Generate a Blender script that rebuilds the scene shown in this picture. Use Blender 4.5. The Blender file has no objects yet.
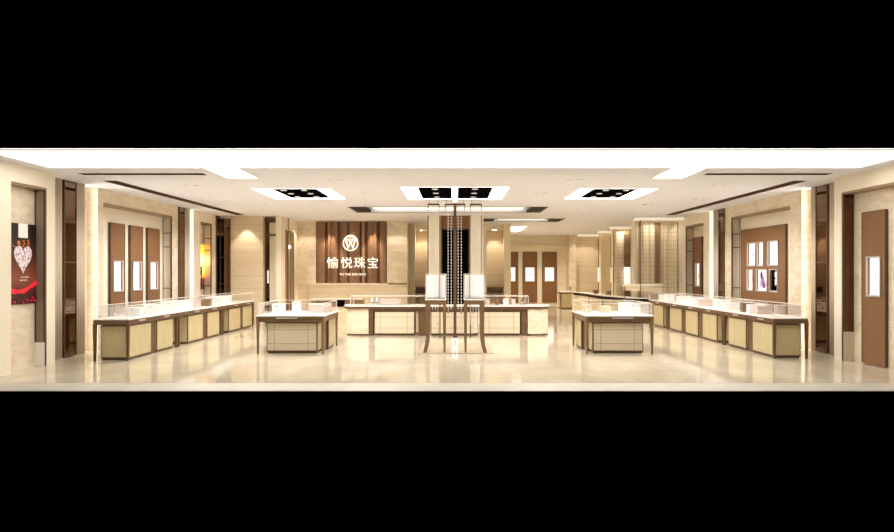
import bpy, bmesh, math, random
from mathutils import Vector, Matrix
random.seed(4)
SC = bpy.context.scene
COL = SC.collection
PI = math.pi

# ------------------------------------------------------------------ camera, world, exposure
cam_d = bpy.data.cameras.new('camera'); cam = bpy.data.objects.new('camera', cam_d); COL.objects.link(cam)
cam.location = (0, 0, 1.6); cam.rotation_euler = (PI/2, 0, 0)
cam_d.sensor_width = 36; cam_d.lens = 640/894*36
cam_d.shift_x = -8/894; cam_d.shift_y = 5/894
cam_d.clip_end = 200
SC.camera = cam
w = bpy.data.worlds.new('world'); SC.world = w; w.use_nodes = True
w.node_tree.nodes['Background'].inputs[0].default_value = (0, 0, 0, 1)
w.node_tree.nodes['Background'].inputs[1].default_value = 0
SC.view_settings.view_transform = 'Standard'; SC.view_settings.look = 'None'
SC.view_settings.gamma = 1; SC.view_settings.use_curve_mapping = False
SC.view_settings.exposure = 0.46
try:
    SC.cycles.use_denoising = True
    SC.cycles.max_bounces = 10; SC.cycles.diffuse_bounces = 6; SC.cycles.transparent_max_bounces = 24
    SC.cycles.sample_clamp_indirect = 4
    SC.cycles.caustics_reflective = False
except Exception: pass

WARM = (1.0, 0.80, 0.55)
SOFT = (1.0, 0.93, 0.82)
E_TRAY, E_COFFER, E_SLOT, E_CASE = 2.4, 3.0, 6.0, .65
P_SPOT, P_DOWN = 55, 95

# ------------------------------------------------------------------ materials
def new_mat(name):
    m = bpy.data.materials.new(name); m.use_nodes = True
    nt = m.node_tree
    return m, nt, nt.nodes['Principled BSDF']
def L(nt, a, b): nt.links.new(a, b)
def plain(name, c, rough=.5, metal=0, spec=.5, noise=.04):
    m, nt, b = new_mat(name)
    b.inputs['Roughness'].default_value = rough; b.inputs['Metallic'].default_value = metal
    b.inputs['Specular IOR Level'].default_value = spec
    if noise:
        n = nt.nodes.new('ShaderNodeTexNoise'); n.inputs['Scale'].default_value = 3; n.inputs['Detail'].default_value = 4
        g = nt.nodes.new('ShaderNodeNewGeometry'); L(nt, g.outputs['Position'], n.inputs['Vector'])
        r = nt.nodes.new('ShaderNodeValToRGB')
        r.color_ramp.elements[0].position = .3; r.color_ramp.elements[1].position = .7
        r.color_ramp.elements[0].color = (*[max(0, x*(1-noise)) for x in c], 1)
        r.color_ramp.elements[1].color = (*[min(1, x*(1+noise)) for x in c], 1)
        L(nt, n.outputs['Fac'], r.inputs[0]); L(nt, r.outputs[0], b.inputs['Base Color'])
    else:
        b.inputs['Base Color'].default_value = (*c, 1)
    return m
def emis(name, c, s):
    m, nt, b = new_mat(name)
    b.inputs['Base Color'].default_value = (*c, 1)
    b.inputs['Emission Color'].default_value = (*c, 1); b.inputs['Emission Strength'].default_value = s
    return m
def marble(name, c1, c2, scale=(1, 1, 1), nscale=2.2, rough=.25, joints=None, joint_c=None):
    m, nt, b = new_mat(name)
    g = nt.nodes.new('ShaderNodeNewGeometry')
    mp = nt.nodes.new('ShaderNodeMapping'); mp.inputs['Scale'].default_value = scale
    L(nt, g.outputs['Position'], mp.inputs['Vector'])
    n = nt.nodes.new('ShaderNodeTexNoise'); n.inputs['Scale'].default_value = nscale
    n.inputs['Detail'].default_value = 7; n.inputs['Roughness'].default_value = .62; n.inputs['Distortion'].default_value = .8
    L(nt, mp.outputs[0], n.inputs['Vector'])
    r = nt.nodes.new('ShaderNodeValToRGB')
    r.color_ramp.elements[0].position = .36; r.color_ramp.elements[1].position = .62
    r.color_ramp.elements[0].color = (*c1, 1); r.color_ramp.elements[1].color = (*c2, 1)
    L(nt, n.outputs['Fac'], r.inputs[0])
    out = r.outputs[0]
    if joints:
        sep = nt.nodes.new('ShaderNodeSeparateXYZ'); L(nt, g.outputs['Position'], sep.inputs[0])
        prev = None
        for ax, size, off, wd in joints:
            a = nt.nodes.new('ShaderNodeMath'); a.operation = 'ADD'; a.inputs[1].default_value = off
            L(nt, sep.outputs[ax], a.inputs[0])
            d = nt.nodes.new('ShaderNodeMath'); d.operation = 'PINGPONG'; d.inputs[1].default_value = size/2
            L(nt, a.outputs[0], d.inputs[0])
            lt = nt.nodes.new('ShaderNodeMath'); lt.operation = 'LESS_THAN'; lt.inputs[1].default_value = wd
            L(nt, d.outputs[0], lt.inputs[0])
            if prev is None: prev = lt.outputs[0]
            else:
                mx = nt.nodes.new('ShaderNodeMath'); mx.operation = 'MAXIMUM'
                L(nt, prev, mx.inputs[0]); L(nt, lt.outputs[0], mx.inputs[1]); prev = mx.outputs[0]
        mix = nt.nodes.new('ShaderNodeMix'); mix.data_type = 'RGBA'
        L(nt, prev, mix.inputs[0]); L(nt, out, mix.inputs[6]); mix.inputs[7].default_value = (*joint_c, 1)
        out = mix.outputs[2]
    L(nt, out, b.inputs['Base Color']); b.inputs['Roughness'].default_value = rough
    return m
def glass(name, tint=(1, 1, 1), refl=.10):
    m = bpy.data.materials.new(name); m.use_nodes = True; nt = m.node_tree
    nt.nodes.clear()
    o = nt.nodes.new('ShaderNodeOutputMaterial'); mx = nt.nodes.new('ShaderNodeMixShader')
    t = nt.nodes.new('ShaderNodeBsdfTransparent'); t.inputs[0].default_value = (*tint, 1)
    gl = nt.nodes.new('ShaderNodeBsdfGlossy'); gl.inputs['Roughness'].default_value = .02
    lw = nt.nodes.new('ShaderNodeLayerWeight'); lw.inputs[0].default_value = .12
    ad = nt.nodes.new('ShaderNodeMath'); ad.operation = 'MULTIPLY_ADD'; ad.inputs[1].default_value = .5; ad.inputs[2].default_value = refl*.4
    L(nt, lw.outputs['Fresnel'], ad.inputs[0]); L(nt, ad.outputs[0], mx.inputs[0])
    L(nt, t.outputs[0], mx.inputs[1]); L(nt, gl.outputs[0], mx.inputs[2]); L(nt, mx.outputs[0], o.inputs[0])
    return m

M = {}
M['floor'] = marble('floor_marble', (.54, .465, .34), (.67, .595, .46), (1, .5, 1), 1.1, .075,
                    [('X', 1.0, .07, .004), ('Y', 1.0, .14, .006)], (.70, .58, .40))
M['border'] = marble('border_marble', (.52, .48, .40), (.59, .545, .46), (1, 1, 1), 2.0, .45,
                     [('X', .857, .3, .004)], (.60, .50, .36))
M['ceiling'] = plain('ceiling_paint', (.82, .825, .89), .8, noise=.01)
M['marble'] = marble('wall_marble', (.68, .56, .40), (.82, .725, .57), (1, 1, 2.2), 2.6, .35,
                     [('Z', .78, .1, .003)], (.55, .42, .26))
M['marble_tan'] = marble('alcove_marble', (.70, .58, .41), (.77, .66, .49), (.4, .4, 3.5), 2.2, .35,
                         [('Z', .39, .1, .004)], (.50, .36, .22))
M['cream'] = plain('cream_panel', (.87, .79, .64), .4, noise=.02)
M['yellow'] = plain('yellow_trim', (.84, .72, .50), .4, noise=.03)
M['flute'] = plain('fluted_tan', (.64, .54, .41), .45, noise=.04)
M['brown'] = plain('brown_fabric', (.225, .108, .042), .75, noise=.04)
M['brown2'] = plain('brown_fabric_pale', (.225, .108, .042), .75, noise=.04)
M['mirror'] = plain('bronze_mirror', (.19, .115, .072), .04, metal=1, noise=0)
M['mirror_dark'] = plain('dark_bronze_mirror', (.13, .065, .035), .06, metal=1, noise=0)
M['mirror_grey'] = plain('grey_mirror', (.42, .35, .27), .38, metal=1, noise=0)
M['bronze'] = plain('bronze_metal', (.11, .06, .032), .4, metal=.3, noise=.05)
M['apron'] = plain('dark_walnut', (.125, .064, .030), .38, noise=.15)
M['apron_l'] = plain('light_walnut', (.21, .125, .062), .38, noise=.12)
M['cab'] = marble('cabinet_beige', (.50, .415, .235), (.56, .47, .275), (3, 3, 1), 3, .35)
M['cabw'] = plain('cabinet_cream', (.70, .605, .45), .35, noise=.02)
M['seam'] = plain('seam', (.33, .22, .12), .6, noise=0)
M['white'] = plain('white_top', (.93, .90, .85), .25, noise=.01)
M['box'] = plain('white_leatherette', (.93, .91, .90), .5, noise=.01)
M['pink'] = plain('pale_mauve_suede', (.68, .55, .48), .7, noise=.02)
M['chrome'] = plain('chrome', (.75, .70, .66), .2, metal=1, noise=0)
M['silver'] = plain('silver_plate', (.50, .46, .43), .4, metal=.3, noise=0)
M['black'] = plain('black_gloss', (.006, .005, .004), .15, noise=0)
M['blackm'] = plain('black_matt', (.003, .003, .003), .8, spec=0, noise=0)
M['wood'] = plain('reddish_wood', (.22, .115, .058), .42, noise=.10)
M['wood_d'] = plain('reddish_wood_dark', (.10, .048, .022), .42, noise=.10)
M['glass'] = glass('clear_glass')
M['edge'] = plain('polished_glass_edge', (.90, .84, .74), .3, noise=0)
M['tray'] = emis('luminous_ceiling', (1, .985, .96), E_TRAY)
M['coffer'] = emis('coffer_glow', (1, .975, .94), E_COFFER)
M['slot'] = emis('light_slot_glow', (1, .96, .89), E_SLOT)
M['barl'] = emis('light_bar_diffuser', (1, .93, .82), .7)
M['case'] = emis('case_glow', (1, .97, .94), E_CASE)
M['lamp'] = emis('lamp_disc', (1, .95, .88), 3.0)
M['lens'] = emis('downlight_lens', (1, .95, .88), .7)
M['lampg'] = emis('lamp_disc_dim', (1, .95, .90), .10)
M['soffit'] = plain('soffit_bronze', (.30, .20, .11), .4, noise=.05)
M['dark_end'] = plain('dark_end_plate', (.018, .010, .006), .6, spec=.1, noise=0)
M['board'] = emis('lit_board', (1, .95, .92), .28)
M['wood_l'] = plain('reddish_wood_light', (.34, .20, .12), .42, noise=.10)
M['pale_metal'] = plain('pale_mirrored_metal', (.74, .66, .54), .25, metal=.4, noise=0)
M['soft_glow'] = emis('cove_glow_soffit', (1, .93, .82), .25)  # faint emission stands in for cove light on the soffits
M['jamb'] = plain('grey_brown_jamb', (.27, .22, .165), .6, noise=.03)
M['bead'] = plain('pearl_bead', (.92, .88, .80), .2, noise=0)
M['beadt'] = plain('amber_bead', (.50, .38, .25), .25, noise=0)
M['letter'] = plain('white_letter', (.95, .93, .88), .4, noise=0)
M['letters'] = emis('lit_letter', (1, .95, .86), .35)
M['gold'] = plain('champagne_metal', (.72, .60, .42), .25, metal=.7, noise=0)
M['stone_base_shaded'] = marble('base_stone_shaded', (.46, .37, .25), (.54, .44, .31), (1, 1, 1), 3, .3)  # stone toned darker to stand for shade under the tall stands

# ------------------------------------------------------------------ mesh builder
class MB:
    def __init__(s): s.v, s.f, s.m = [], [], []
    def add(s, vs, fs, mi=0):
        b = len(s.v); s.v += [tuple(v) for v in vs]
        for f in fs: s.f.append([b+i for i in f]); s.m.append(mi)
        return s
    def box(s, x0, x1, y0, y1, z0, z1, mi=0):
        if x0 > x1: x0, x1 = x1, x0
        if y0 > y1: y0, y1 = y1, y0
        if z0 > z1: z0, z1 = z1, z0
        vs = [(x0,y0,z0),(x1,y0,z0),(x1,y1,z0),(x0,y1,z0),(x0,y0,z1),(x1,y0,z1),(x1,y1,z1),(x0,y1,z1)]
        return s.add(vs, [(0,3,2,1),(4,5,6,7),(0,1,5,4),(1,2,6,5),(2,3,7,6),(3,0,4,7)], mi)
    def frustum(s, cx, cy, z0, z1, a0, a1, mi=0, dx=0, dy=0):   # bottom half size a0 (shifted), top half size a1
        vs = [(cx+dx-a0,cy+dy-a0,z0),(cx+dx+a0,cy+dy-a0,z0),(cx+dx+a0,cy+dy+a0,z0),(cx+dx-a0,cy+dy+a0,z0),
              (cx-a1,cy-a1,z1),(cx+a1,cy-a1,z1),(cx+a1,cy+a1,z1),(cx-a1,cy+a1,z1)]
        return s.add(vs, [(0,3,2,1),(4,5,6,7),(0,1,5,4),(1,2,6,5),(2,3,7,6),(3,0,4,7)], mi)
    def prism(s, poly, z0, z1, mi=0):
        n = len(poly)
        a = sum(poly[i][0]*poly[(i+1)%n][1]-poly[(i+1)%n][0]*poly[i][1] for i in range(n))
        if a < 0: poly = poly[::-1]
        vs = [(x,y,z0) for x,y in poly]+[(x,y,z1) for x,y in poly]
        fs = [tuple(range(n-1,-1,-1)), tuple(range(n,2*n))]+[(i,(i+1)%n,n+(i+1)%n,n+i) for i in range(n)]
        return s.add(vs, fs, mi)
    def cyl(s, c, r, h, axis='z', n=16, mi=0, r2=None):
        r2 = r if r2 is None else r2
        vs = []
        for k, rr in ((0, r), (h, r2)):
            for i in range(n):
                a = 2*PI*i/n; u, v = rr*math.cos(a), rr*math.sin(a)
                vs.append({'z': (c[0]+u, c[1]+v, c[2]+k), 'y': (c[0]+u, c[1]+k, c[2]+v), 'x': (c[0]+k, c[1]+u, c[2]+v)}[axis])
        fs = [tuple(range(n-1,-1,-1)), tuple(range(n,2*n))]+[(i,(i+1)%n,n+(i+1)%n,n+i) for i in range(n)]
        return s.add(vs, fs, mi)
    def ball(s, c, r, n=8, k=5, mi=0, sq=(1,1,1)):
        vs = [(c[0],c[1],c[2]-r*sq[2])]; fs = []
        for j in range(1, k):
            t = -PI/2+PI*j/k
            for i in range(n):
                a = 2*PI*i/n
                vs.append((c[0]+r*sq[0]*math.cos(t)*math.cos(a), c[1]+r*sq[1]*math.cos(t)*math.sin(a), c[2]+r*sq[2]*math.sin(t)))
        vs.append((c[0],c[1],c[2]+r*sq[2]))
        for i in range(n):
            fs.append((0, 1+(i+1)%n, 1+i)); fs.append((len(vs)-1, len(vs)-1-n+i, len(vs)-1-n+(i+1)%n))
            for j in range(k-2):
                a = 1+j*n
                fs.append((a+i, a+(i+1)%n, a+n+(i+1)%n, a+n+i))
        return s.add(vs, fs, mi)
    def lathe(s, c, prof, n=20, mi=0):
        vs = []; k = len(prof)
        for r, z in prof:
            for i in range(n):
                a = 2*PI*i/n; vs.append((c[0]+r*math.cos(a), c[1]+r*math.sin(a), c[2]+z))
        fs = [tuple(range(n-1,-1,-1)), tuple(range((k-1)*n, k*n))]
        for j in range(k-1):
            for i in range(n): fs.append((j*n+i, j*n+(i+1)%n, (j+1)*n+(i+1)%n, (j+1)*n+i))
        return s.add(vs, fs, mi)
    def ring(s, c, R, r, axis='y', n=40, k=8, mi=0):
        vs, fs = [], []
        for i in range(n):
            a = 2*PI*i/n
            for j in range(k):
                t = 2*PI*j/k; q = R+r*math.cos(t); h = r*math.sin(t)
                u, v = q*math.cos(a), q*math.sin(a)
                vs.append((c[0]+u, c[1]+h, c[2]+v) if axis == 'y' else ((c[0]+h, c[1]+u, c[2]+v) if axis == 'x' else (c[0]+u, c[1]+v, c[2]+h)))
        for i in range(n):
            for j in range(k):
                fs.append((i*k+j, ((i+1)%n)*k+j, ((i+1)%n)*k+(j+1)%k, i*k+(j+1)%k))
        return s.add(vs, fs, mi)
    def bar(s, p, q, wd, th, nrm=(0,-1,0), mi=0):      # flat bar from p to q
        p, q = Vector(p), Vector(q); d = (q-p).normalized(); nn = Vector(nrm).normalized(); u = d.cross(nn).normalized()*wd/2; t = nn*th/2
        vs = [p-u-t, p+u-t, p+u+t, p-u+t, q-u-t, q+u-t, q+u+t, q-u+t]
        return s.add(vs, [(0,3,2,1),(4,5,6,7),(0,1,5,4),(1,2,6,5),(2,3,7,6),(3,0,4,7)], mi)
    def build(s, name, mats, parent=None, smooth=False, bevel=0, kind=None):
        me = bpy.data.meshes.new(name)
        vs = s.v
        if parent is not None:
            o = parent
            off = Vector((0,0,0))
            while o is not None: off += o.location; o = o.parent
            vs = [(x-off.x, y-off.y, z-off.z) for x, y, z in vs]
        me.from_pydata(vs, [], s.f)
        if not isinstance(mats, (list, tuple)): mats = [mats]
        for m in mats: me.materials.append(M[m] if isinstance(m, str) else m)
        for i, p in enumerate(me.polygons): p.material_index = s.m[i]; p.use_smooth = smooth
        bm = bmesh.new(); bm.from_mesh(me); bmesh.ops.recalc_face_normals(bm, faces=bm.faces); bm.to_mesh(me); bm.free()
        ob = bpy.data.objects.new(name, me); COL.objects.link(ob)
        if parent is not None: ob.parent = parent
        if bevel:
            b = ob.modifiers.new('bevel', 'BEVEL'); b.width = bevel; b.segments = 2; b.limit_method = 'ANGLE'
        if kind: ob['kind'] = kind
        return ob
def thing(name, label, cat, loc, group=None):
    o = bpy.data.objects.new(name, None); COL.objects.link(o); o.location = loc; o.empty_display_size = .1
    o['label'] = label; o['category'] = cat
    if group: o['group'] = group
    return o
def tag(o, label, cat, group=None):
    o['label'] = label; o['category'] = cat
    if group: o['group'] = group
    return o
def B(*a, mi=0): return MB().box(*a, mi=mi)
def struct(name, mb, mats, bevel=0): return mb.build(name, mats, kind='structure', bevel=bevel)

H = 3.28   # ceiling height

def grid_sheet(x0, x1, y0, y1, z, holes):
    xs = sorted({x0, x1, *[h[0] for h in holes], *[h[1] for h in holes]})
    ys = sorted({y0, y1, *[h[2] for h in holes], *[h[3] for h in holes]})
    mb = MB(); idx = {}
    for i, x in enumerate(xs):
        for j, y in enumerate(ys): idx[i, j] = len(mb.v); mb.v.append((x, y, z))
    for i in range(len(xs)-1):
        for j in range(len(ys)-1):
            cx, cy = (xs[i]+xs[i+1])/2, (ys[j]+ys[j+1])/2
            if any(h[0] < cx < h[1] and h[2] < cy < h[3] for h in holes): continue
            mb.f.append([idx[i,j], idx[i,j+1], idx[i+1,j+1], idx[i+1,j]]); mb.m.append(0)
    return mb

# ------------------------------------------------------------------ floor and ceiling
fl = MB(); fl.box(-7.9, 7.9, 9.14, 30.9, -.02, 0); struct('floor', fl, 'floor')
struct('trim_1', B(-7.9, 7.9, 8.535, 9.139, -.006, 0), 'border')

coffers = [(-4.15, -2.57, 13.1, 14.9), (-1.08, 1.08, 12.85, 15.03), (2.57, 4.15, 13.1, 14.9)]
diag = [(-6.56, -6.30, 11.9, 19.2), (6.30, 6.56, 11.9, 19.2)]
hor = [(-6.5, -4.34, 11.0, 11.2), (4.34, 6.5, 11.0, 11.2)]
bars = [(-2.78, 2.42, 16.75, 18.3), (.95, 3.5, 20.5, 21.7)]
stubs = [(-4.12, -3.57, 10.45, 11.64), (3.57, 4.12, 10.45, 11.64)]
tray = (-6.6, 6.6, 8.95, 10.45)
back_slots = [(2.15, 2.75, 24.2, 27.5)]
cl = grid_sheet(-7.9, 7.9, 8.81, 30.9, H, coffers+diag+hor+bars+stubs+[tray]+back_slots)
struct('ceiling', cl, 'ceiling')

def light_recess(name, label, cat, r, depth, mats, panel_gap=0, group=None):
    x0, x1, y0, y1 = r
    t = thing(name, label, cat, ((x0+x1)/2, (y0+y1)/2, H), group)
    mb = MB(); zt = H+depth; e = .012
    mb.box(x0-e, x1+e, y0-e, y1+e, zt, zt+.01, 0)
    for a in ((x0-e, x0, y0-e, y1+e), (x1, x1+e, y0-e, y1+e), (x0, x1, y0-e, y0), (x0, x1, y1, y1+e)):
        mb.box(*a, H, zt, 1)
    mb.build('recess', mats, t)
    return t
# luminous trays: wide band and the two stubs running back
t = light_recess('luminous_ceiling_tray', 'wide luminous white ceiling tray spanning the front of the shop', 'ceiling light', tray, .02, ['tray', 'ceiling'])
for r, s in zip(stubs, ('left', 'right')):
    light_recess('luminous_ceiling_tray', f'short bright ceiling light strip running back on the {s}, beside the thin dark vent', 'ceiling light', r, .05, ['coffer', 'ceiling'], group='short luminous ceiling strips')
# dark linear ceiling vents
def vent(r, label, group):
    x0, x1, y0, y1 = r
    t = thing('linear_air_vent', label, 'air vent', ((x0+x1)/2, (y0+y1)/2, H), group)
    mb = MB(); mb.box(x0, x1, y0, y1, H+.10, H+.11, 0)
    for a in ((x0-.005, x0, y0, y1), (x1, x1+.005, y0, y1), (x0, x1, y0-.005, y0), (x0, x1, y1, y1+.005)): mb.box(*a, H, H+.1, 0)
    mb.build('duct', 'apron', t)
    sl = MB()
    if y1-y0 > x1-x0:
        for k in range(4):
            x = x0+(k+.5)*(x1-x0)/4; sl.box(x-.006, x+.006, y0, y1, H+.02, H+.06)
    else:
        for k in range(3):
            y = y0+(k+.5)*(y1-y0)/3; sl.box(x0, x1, y-.006, y+.006, H+.02, H+.06)
    sl.build('slats', 'bronze', t)
for r, s in zip(diag, ('left', 'right')): vent(r, f'long dark ceiling vent running above the {s} wall into the depth', 'long ceiling vents')
for r, s in zip(hor, ('left', 'right')): vent(r, f'thin dark crosswise ceiling vent near the front, {s} side of the room', 'crosswise ceiling vents')

# coffers with black spotlight plates
def coffer(r, plates, label, group):
    t = light_recess('ceiling_coffer', label, 'ceiling light', r, .16, ['coffer', 'coffer'], group=group)
    for (a0, a1, b0, b1, nx, ny) in plates:
        p = MB(); p.box(a0, a1, b0, b1, H+.015, H+.06); p = p.build('spotlight_plate', 'blackm', t)
        for i in range(nx):
            for j in range(ny):
                cx = a0+(a1-a0)*((i+.5)/nx if nx > 1 else .5); cy = b0+(b1-b0)*((j+.5)/ny)
                m = MB(); m.cyl((cx, cy, H+.004), .062, .02, n=18); m.build('spotlight', 'lampg', p)
coffer(coffers[0], [(-3.80, -2.94, 13.105, 14.86, 2, 3)], 'glowing coffer with black six-lamp plate, above left of the logo wall', 'coffers with black lamp plates')
coffer(coffers[1], [(-.76, -.07, 12.855, 14.98, 1, 3), (.06, .77, 12.855, 14.98, 1, 3)], 'central glowing coffer with two black three-lamp plates side by side', 'coffers with black lamp plates')
coffer(coffers[2], [(2.94, 3.80, 13.105, 14.86, 2, 3)], 'glowing coffer with black six-lamp plate, right of the bead screens', 'coffers with black lamp plates')
# light bars: a shallow cream recess with dark ends
def light_bar(r, label, ends):
    x0, x1, y0, y1 = r
    t = light_recess('recessed_light_bar', label, 'ceiling light', r, .10, ['ceiling', 'ceiling'], group='long recessed ceiling bars')
    m = MB(); e = .022
    for a in ((x0-e, x1+e, y0-e, y0), (x0-e, x1+e, y1, y1+e), (x0-e, x0, y0, y1), (x1, x1+e, y0, y1)): m.box(*a, H-.012, H-.001)
    m.build('outline_trim', 'bronze', t)
    B(x0+ends*1.4, x1-ends*1.4, y0+.12, y1-.12, H+.05, H+.07).build('diffuser', 'barl', t)
    for a, b in ((x0, x0+ends), (x1-ends, x1)): B(a, b, y0, y1, H+.005, H+.05).build('end_plate', 'dark_end', t)
light_bar(bars[0], 'long shallow ceiling light bar with dark ends, crossing above the bead screens', .38)
light_bar(bars[1], 'shorter ceiling light bar with dark ends, behind the long one at right', .34)
light_recess('luminous_ceiling_tray', 'small bright ceiling strip leading to the rear brown display panels', 'ceiling light', back_slots[0], .05, ['coffer', 'ceiling'])

# ------------------------------------------------------------------ side walls
def side(s, x0, x1, y0, y1, z0, z1, mb, mi): mb.box(s*x0, s*x1, y0, y1, z0, z1, mi)
WM = ['marble', 'cream', 'yellow', 'flute', 'marble_tan']
XO = 7.75; XB = 7.43
def build_wall(s, name, segs):
    mb = MB()
    for seg in segs:
        kind, y0, y1 = seg[:3]
        if kind == 'portal':      # protruding cream frame with a niche
            n0, n1, xb = seg[3:6]
            side(s, 6.9, XO, y0, n0, 0, H, mb, 1); side(s, 6.9, XO, n1, y1, 0, H, mb, 1)
            side(s, 6.9, XO, n0, n1, 3.0, H, mb, 1); side(s, xb, XO, n0, n1, 0, 3.0, mb, 0)
        elif kind == 'solid': side(s, 7.2, XO, y0, y1, 0, H, mb, seg[3])
        elif kind == 'niche':
            side(s, 7.2, XO, y0, y1, 3.0, H, mb, seg[3]); side(s, XB, XO, y0, y1, 0, 3.0, mb, seg[4])
        elif kind == 'slot': side(s, 7.42, XO, y0, y1, 0, H, mb, 1)
    return struct(name, mb, WM)
build_wall(-1, 'wall_left', [('portal', 8.9, 11.04, 9.95, 10.8, 7.07), ('solid', 11.04, 12.46, 3), ('slot', 12.46, 12.90),
    ('solid', 12.90, 13.1, 0), ('niche', 13.1, 16.3, 0, 1), ('solid', 16.3, 17.05, 0), ('solid', 17.05, 17.35, 3), ('slot', 17.35, 17.62),
    ('solid', 17.62, 18.1, 1), ('niche', 18.1, 18.96, 1, 0), ('solid', 18.96, 19.6, 1)])
build_wall(1, 'wall_right', [('portal', 8.9, 11.65, 9.9, 11.41, 7.09), ('solid', 11.65, 12.94, 3), ('slot', 12.94, 13.3),
    ('solid', 13.3, 13.75, 0), ('niche', 13.75, 16.7, 0, 1), ('solid', 16.7, 17.45, 0), ('solid', 17.45, 17.8, 3), ('slot', 17.8, 18.1),
    ('solid', 18.1, 18.55, 1), ('niche', 18.55, 20.0, 1, 0), ('solid', 20.0, 21.3, 1)])
# ribs of the fluted towers
def ribs(s, y0, y1, n):
    mb = MB()
    for k in range(n):
        y = y0+(k+.5)*(y1-y0)/n; mb.cyl((s*7.2, y, 0), (y1-y0)/n*.42, H, n=8)
    return mb
k = 1
for s, a, b, n in ((-1, 11.08, 11.70, 8), (-1, 12.14, 12.44, 5), (1, 11.68, 12.28, 8), (1, 12.74, 12.92, 3), (-1, 17.06, 17.34, 4), (1, 17.46, 17.79, 4)):
    k += 1; o = ribs(s, a, b, n).build(f'trim_{k}', 'flute', kind='structure', smooth=True)
# light slots
def strip(s, y, w, label):
    t = thing('vertical_light_strip', label, 'light', (s*7.40, y, 0), 'vertical wall light strips')
    B(s*7.37, s*7.415, y-w/2, y+w/2, .02, H-.02).build('diffuser', 'slot', t)
    m = MB(); m.box(s*7.375, s*7.415, y-w/2-.012, y-w/2, .02, H-.02); m.box(s*7.375, s*7.415, y+w/2, y+w/2+.012, .02, H-.02)
    m.build('channel', 'chrome', t)
strip(-1, 12.60, .20, 'glowing vertical wall strip between front left mirror tower and three-window niche')
strip(-1, 17.43, .10, 'glowing vertical wall strip just before the golden poster niche')
strip(1, 13.05, .16, 'glowing vertical wall strip beside the right mirror tower and six-window niche')
strip(1, 17.88, .10, 'glowing vertical wall strip before the right single-window niche')
# mirror strips
def mirror(label, box, mat='mirror', name='mirror_panel', rails=(), lower=None, group=None):
    x0, x1, y0, y1, z0, z1 = box
    t = thing(name, label, 'mirror', ((x0+x1)/2, (y0+y1)/2, z0), group)
    B(*box).build('mirror_sheet', mat, t)
    dx, dy = abs(x1-x0), abs(y1-y0)
    m = MB(); e = .012
    if dy > dx:
        for y in (y0, y1): m.box(x0-.008, x1+.008, y-e, y+e, z0, z1)
    else:
        for x in (x0, x1): m.box(x-e, x+e, y0-.008, y1+.008, z0, z1)
    m.build('edge_trim', 'bronze', t)
    for z in rails:
        B(x0-.006, x1+.006, y0-.006, y1+.006, z, z+.025).build('joint_rail', 'bronze', t)
    if lower:
        B(x0-.01, x1+.01, y0-.01, y1+.01, z0, lower[0]).build('lower_block', lower[1], t)
    return t
mirror('tall bronze mirror strip on the tower behind the diamond heart poster', (-7.2, -7.165, 11.74, 12.10, .02, 3.27), 'mirror', rails=(.95,1.75,2.5))
mirror('tall bronze mirror strip on the right wall tower beside the single window portal', (7.165, 7.2, 12.32, 12.70, .02, 3.27), 'mirror', rails=(.95,1.75,2.5))
mirror('narrow dark mirror strip after the three-window niche', (-7.2, -7.17, 16.64, 16.95, .02, 3.27), 'mirror', rails=(2.6,))
mirror('narrow dark mirror strip between the six-window and right single-window niches', (7.17, 7.2, 17.08, 17.40, .02, 3.27), 'mirror', rails=(2.6,))
mirror('dark mirror wrapping the corner beside the golden poster', (-7.2, -7.17, 19.26, 19.52, .02, 3.27), 'mirror')
mirror('dark mirror facing the room, reflecting beside the golden poster', (-7.16, -6.88, 19.555, 19.59, .02, 3.2), 'mirror', rails=(1.2, 2.0, 2.75))
mirror('grey mirrored jamb with white foot, beside the diamond heart poster', (-7.06, -6.91, 10.77, 10.80, .0, 2.98), 'jamb', lower=(.40, 'box'))
mirror('dark brown jamb with beige foot beside the right portal window panel', (6.91, 7.085, 11.38, 11.41, 0, 2.98), 'mirror_dark', lower=(.52, 'flute'), rails=(2.85,))
def jamb(s, y, label):
    mirror(label, (min(s*7.22, s*7.425), max(s*7.22, s*7.425), y-.03, y, .02, 2.98), 'pale_metal', rails=(1.15, 2.2, 2.55))
jamb(-1, 16.3, 'pale mirrored jamb closing the three-window niche')
jamb(-1, 18.96, 'mirrored jamb beside the golden poster')
jamb(1, 16.7, 'mirrored jamb at the far end of the six-window niche')
jamb(1, 20.0, 'mirrored jamb at the far end of the right single-window niche')
# ceiling of niches: brown soffit trims
k = 8
for s, a, b, xb in ((-1, 9.95, 10.8, 7.07), (1, 9.9, 11.41, 7.09)):
    struct(f'trim_{k}', B(s*6.9, s*xb, a, b, 2.96, 2.999), 'soffit'); k += 1
for s, a, b in ((-1, 13.1, 16.3), (-1, 18.1, 18.96), (1, 13.75, 16.7), (1, 18.55, 20.0)):
    struct(f'trim_{k}', B(s*7.2, s*7.425, a, b, 2.96, 2.999), 'soffit'); k += 1

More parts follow.
